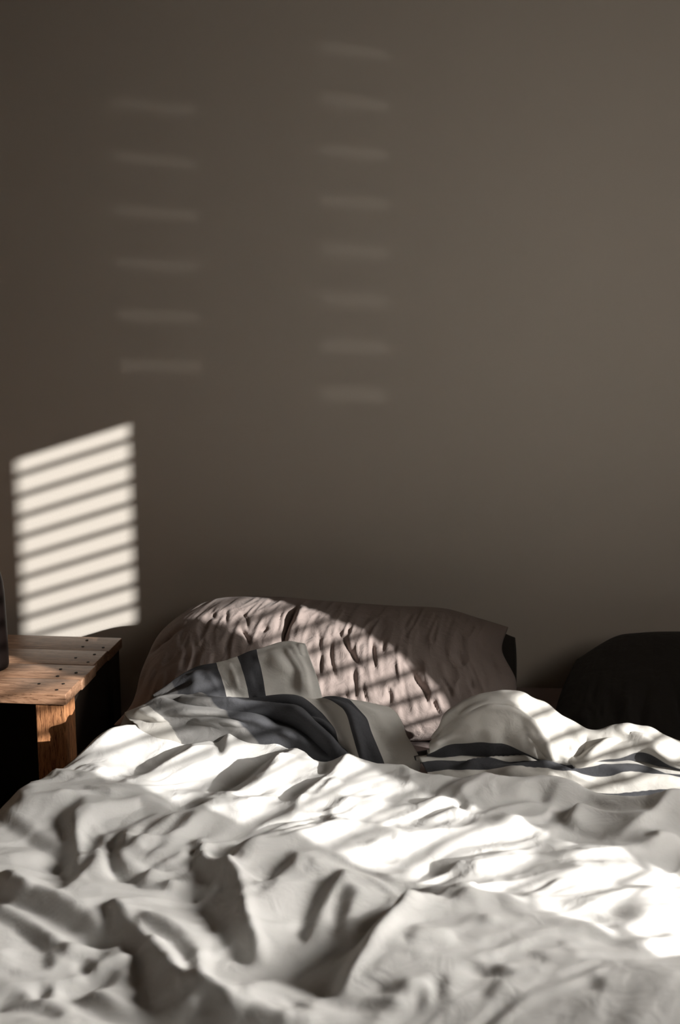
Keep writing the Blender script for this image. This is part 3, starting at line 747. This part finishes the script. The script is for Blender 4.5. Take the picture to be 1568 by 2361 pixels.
CR = [
 (k3([(120, 110), (60, 190), (20, 270), (8, 330), (12, 420)]), -.022, 8), (k3([(160, 130), (110, 200), (80, 300)]), .010, 12),
 (k3([(215, 250), (230, 390), (235, 470), (232, 620)]), -.007, 5), (k3([(300, 290), (295, 440), (310, 530), (350, 630)]), -.008, 5),
 (k3([(310, 260), (370, 340), (400, 400), (440, 460), (500, 550)]), -.012, 6), (k3([(535, 310), (550, 420), (570, 560)]), -.007, 4),
 (k3([(430, 500), (440, 620), (450, 740)]), -.008, 5), (k3([(485, 580), (500, 680), (530, 760)]), -.006, 4),
 (k3([(730, 470), (790, 540), (820, 590), (860, 650), (880, 720), (895, 800)]), -.014, 6), (k3([(895, 680), (930, 750), (970, 820)]), -.012, 6),
 (k3([(630, 620), (655, 690), (640, 760)]), -.006, 4), (k3([(620, 330), (605, 440)]), -.004, 4), (k3([(400, 270), (410, 330)]), -.004, 4),
 (k3([(690, 370), (675, 450)]), -.004, 4), (k3([(950, 560), (1010, 650), (1025, 720)]), -.006, 5), (k3([(1125, 570), (1160, 660)]), -.005, 4),
 (k3([(640, 740), (700, 850), (720, 900)]), -.007, 5), (k3([(820, 840), (870, 930)]), -.006, 4), (k3([(380, 640), (400, 740)]), -.006, 5),
 (k3([(1180, 330), (1260, 440), (1300, 600)]), -.010, 14), (k3([(1040, 400), (1100, 520)]), -.006, 12),
 (k2([(780, 180), (775, 300)]), -.006, 4), (k2([(860, 190), (905, 240), (918, 330)]), -.007, 4), (k2([(1150, 170), (1120, 260), (1105, 350)]), -.009, 5),
 (k2([(690, 200), (700, 260)]), -.004, 5), (k2([(850, 280), (900, 350), (940, 440)]), -.010, 6), (k2([(1000, 330), (1060, 300)]), -.005, 5),
 (k2([(340, 400), (420, 340), (520, 290)]), -.008, 5), (k2([(210, 560), (300, 440), (470, 300)]), -.010, 6), (k2([(170, 800), (240, 590), (260, 500)]), -.009, 5),
 (k2([(230, 700), (350, 560), (520, 450)]), -.005, 6), (k2([(300, 640), (420, 540), (600, 480)]), -.004, 7)]
pillow('pillow', 'puffy taupe linen pillow propped by the wall, striped by sunlight',
       [(262, 1672), (420, 1700), (640, 1712), (850, 1712), (1050, 1700), (1182, 1640)],
       [(1182, 1640), (1190, 1570), (1158, 1500), (1172, 1446)],
       [(440, 1400), (520, 1377), (640, 1376), (740, 1384), (900, 1396), (1020, 1402), (1100, 1424), (1172, 1446)],
       [(262, 1672), (305, 1620), (330, 1540), (370, 1460), (440, 1400)],
       2.10, 2.32, .43, .625, .135, M_pillow, [(a_, b_ * 1.15, c_ * .9) for a_, b_, c_ in CR], 3, .0024, back=.3)
pillow('pillow', 'dark pillow just peeping out behind the sunlit taupe pillow',
       [(420, 1700), (700, 1705), (1000, 1700), (1188, 1640)],
       [(1188, 1640), (1191, 1570), (1191, 1510), (1188, 1470)],
       [(480, 1440), (700, 1420), (900, 1425), (1100, 1440), (1188, 1470)],
       [(420, 1700), (430, 1600), (450, 1500), (480, 1440)],
       2.33, 2.42, .43, .60, .03, M_pillow2, (), 8, .002, 100, 60)
pillow('pillow', 'dark charcoal pillow in shadow at the right edge of the bed',
       [(1270, 1700), (1450, 1760), (1700, 1770), (2050, 1740)],
       [(2050, 1740), (2090, 1640), (2080, 1560), (2060, 1500)],
       [(1330, 1520), (1413, 1470), (1473, 1459), (1568, 1456), (1800, 1460), (2060, 1500)],
       [(1270, 1700), (1280, 1640), (1300, 1580), (1330, 1520)],
       2.12, 2.34, .43, .60, .07, M_pillow2,
       [([(1500, 1560), (1480, 1650), (1490, 1700)], -.010, 14), ([(1555, 1560), (1580, 1680)], -.010, 12), ([(1400, 1580), (1430, 1680)], -.008, 14),
        ([(1300, 1640), (1350, 1680)], -.008, 8), ([(1450, 1590), (1440, 1680)], .008, 14)], 13, .0016, 200, 110)

# ------------------------------------------------------------------ nightstand
NX0, NX1, NY0, NY1, NZ = -1.12, -.608, 2.030, 2.392, .52
M_NS = Matrix.Translation((NX1, NY1, 0)) @ Matrix.Rotation(radians(-2.3), 4, 'Z') @ Matrix.Translation((-NX1, -NY1, 0))   # it stands slightly askew
ns = empty('nightstand', ((NX0 + NX1) / 2, (NY0 + NY1) / 2, 0), label='reclaimed wood nightstand with nail holes, standing left of the bed', cat='nightstand')
seams = [NY0] + [atz(190, y, NZ)[1] for y in (1567, 1533, 1500)] + [NY1]
bm = bmesh.new()
for i in range(4):
    e = [0, .003, -.002, .001][i]
    box_bm(bm, NX0, NX1 + e, seams[i] + .0003, seams[i + 1] - .0003, NZ - .021, NZ - [0, .0006, 0, .0004][i], mat=M_NS)
link('tabletop', mesh_of(bm, .0013, 2), M_top, ns, True)
ns_top = [o for o in ns.children][0]
for a, b in ((200.5, 1476), (191, 1491), (238, 1493), (218, 1509), (174.5, 1517), (203, 1527), (140, 1543), (175.6, 1551), (133, 1559), (90, 1577), (146, 1577), (131, 1591)):
    p = atz(a, b, NZ)
    bm = bmesh.new()
    bmesh.ops.create_cone(bm, cap_ends=True, segments=14, radius1=.0032, radius2=.0028, depth=.0016, matrix=Matrix.Translation((p[0], p[1], NZ + .0002)))
    link('nail', mesh_of(bm), M_nail, ns)
LW = .056
for x0 in (NX1 - .004 - LW, NX0 + .004):
    for y0 in (NY0 + .006, NY1 - .006 - LW):
        boxes('leg', [(x0, x0 + LW, y0, y0 + LW, 0, NZ - .0215)], M_leg if y0 < NY0 + .1 else M_shade, ns, bevel=.002, xf=M_NS)  # back legs coloured dark to stand for shade
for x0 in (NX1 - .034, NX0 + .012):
    boxes('side_panel', [(x0, x0 + .022, NY0 + .064, NY1 - .064, .06, NZ - .0215)], M_shade, ns, bevel=.001, xf=M_NS)
boxes('back_panel', [(NX0 + .062, NX1 - .062, NY1 - .03, NY1 - .012, .06, NZ - .0215)], M_shade, ns, bevel=.001, xf=M_NS)
boxes('shelf', [(NX0 + .036, NX1 - .036, NY0 + .064, NY1 - .032, .16, .178)], M_shade, ns, bevel=.001, xf=M_NS)

# ------------------------------------------------------------------ bottle
yb = 2.17
ex = aty(17, 1500, yb)[0]
RB = .036
bo = empty('bottle', (ex - RB, yb, NZ), label='dark bottle on the nightstand, cut off by the left edge of the picture', cat='bottle')
def lathe(name, prof, mat, parent, loc):
    bm = bmesh.new(); rings = []
    for r_, z_ in prof:
        rings.append([bm.verts.new((loc[0] + r_ * cos(k * 2 * pi / 64), loc[1] + r_ * sin(k * 2 * pi / 64), loc[2] + z_)) for k in range(64)])
    for a, b in zip(rings, rings[1:]):
        for k in range(64):
            bm.faces.new((a[k], a[(k + 1) % 64], b[(k + 1) % 64], b[k]))
    bm.faces.new(rings[0]); bm.faces.new(rings[-1])
    return link(name, mesh_of(bm), mat, parent, True)
BL = (ex - RB, yb, NZ)
lathe('bottle_body', [(.030, .0), (.0345, .003), (.036, .010), (.0362, .04), (.0355, .10), (.0345, .15), (.0325, .172), (.0285, .19), (.0245, .203)], M_bottle, bo, BL)
lathe('bottle_cap', [(.0238, .2032), (.0244, .205), (.0240, .235), (.0225, .2395), (.020, .2405)], M_cap, bo, BL)
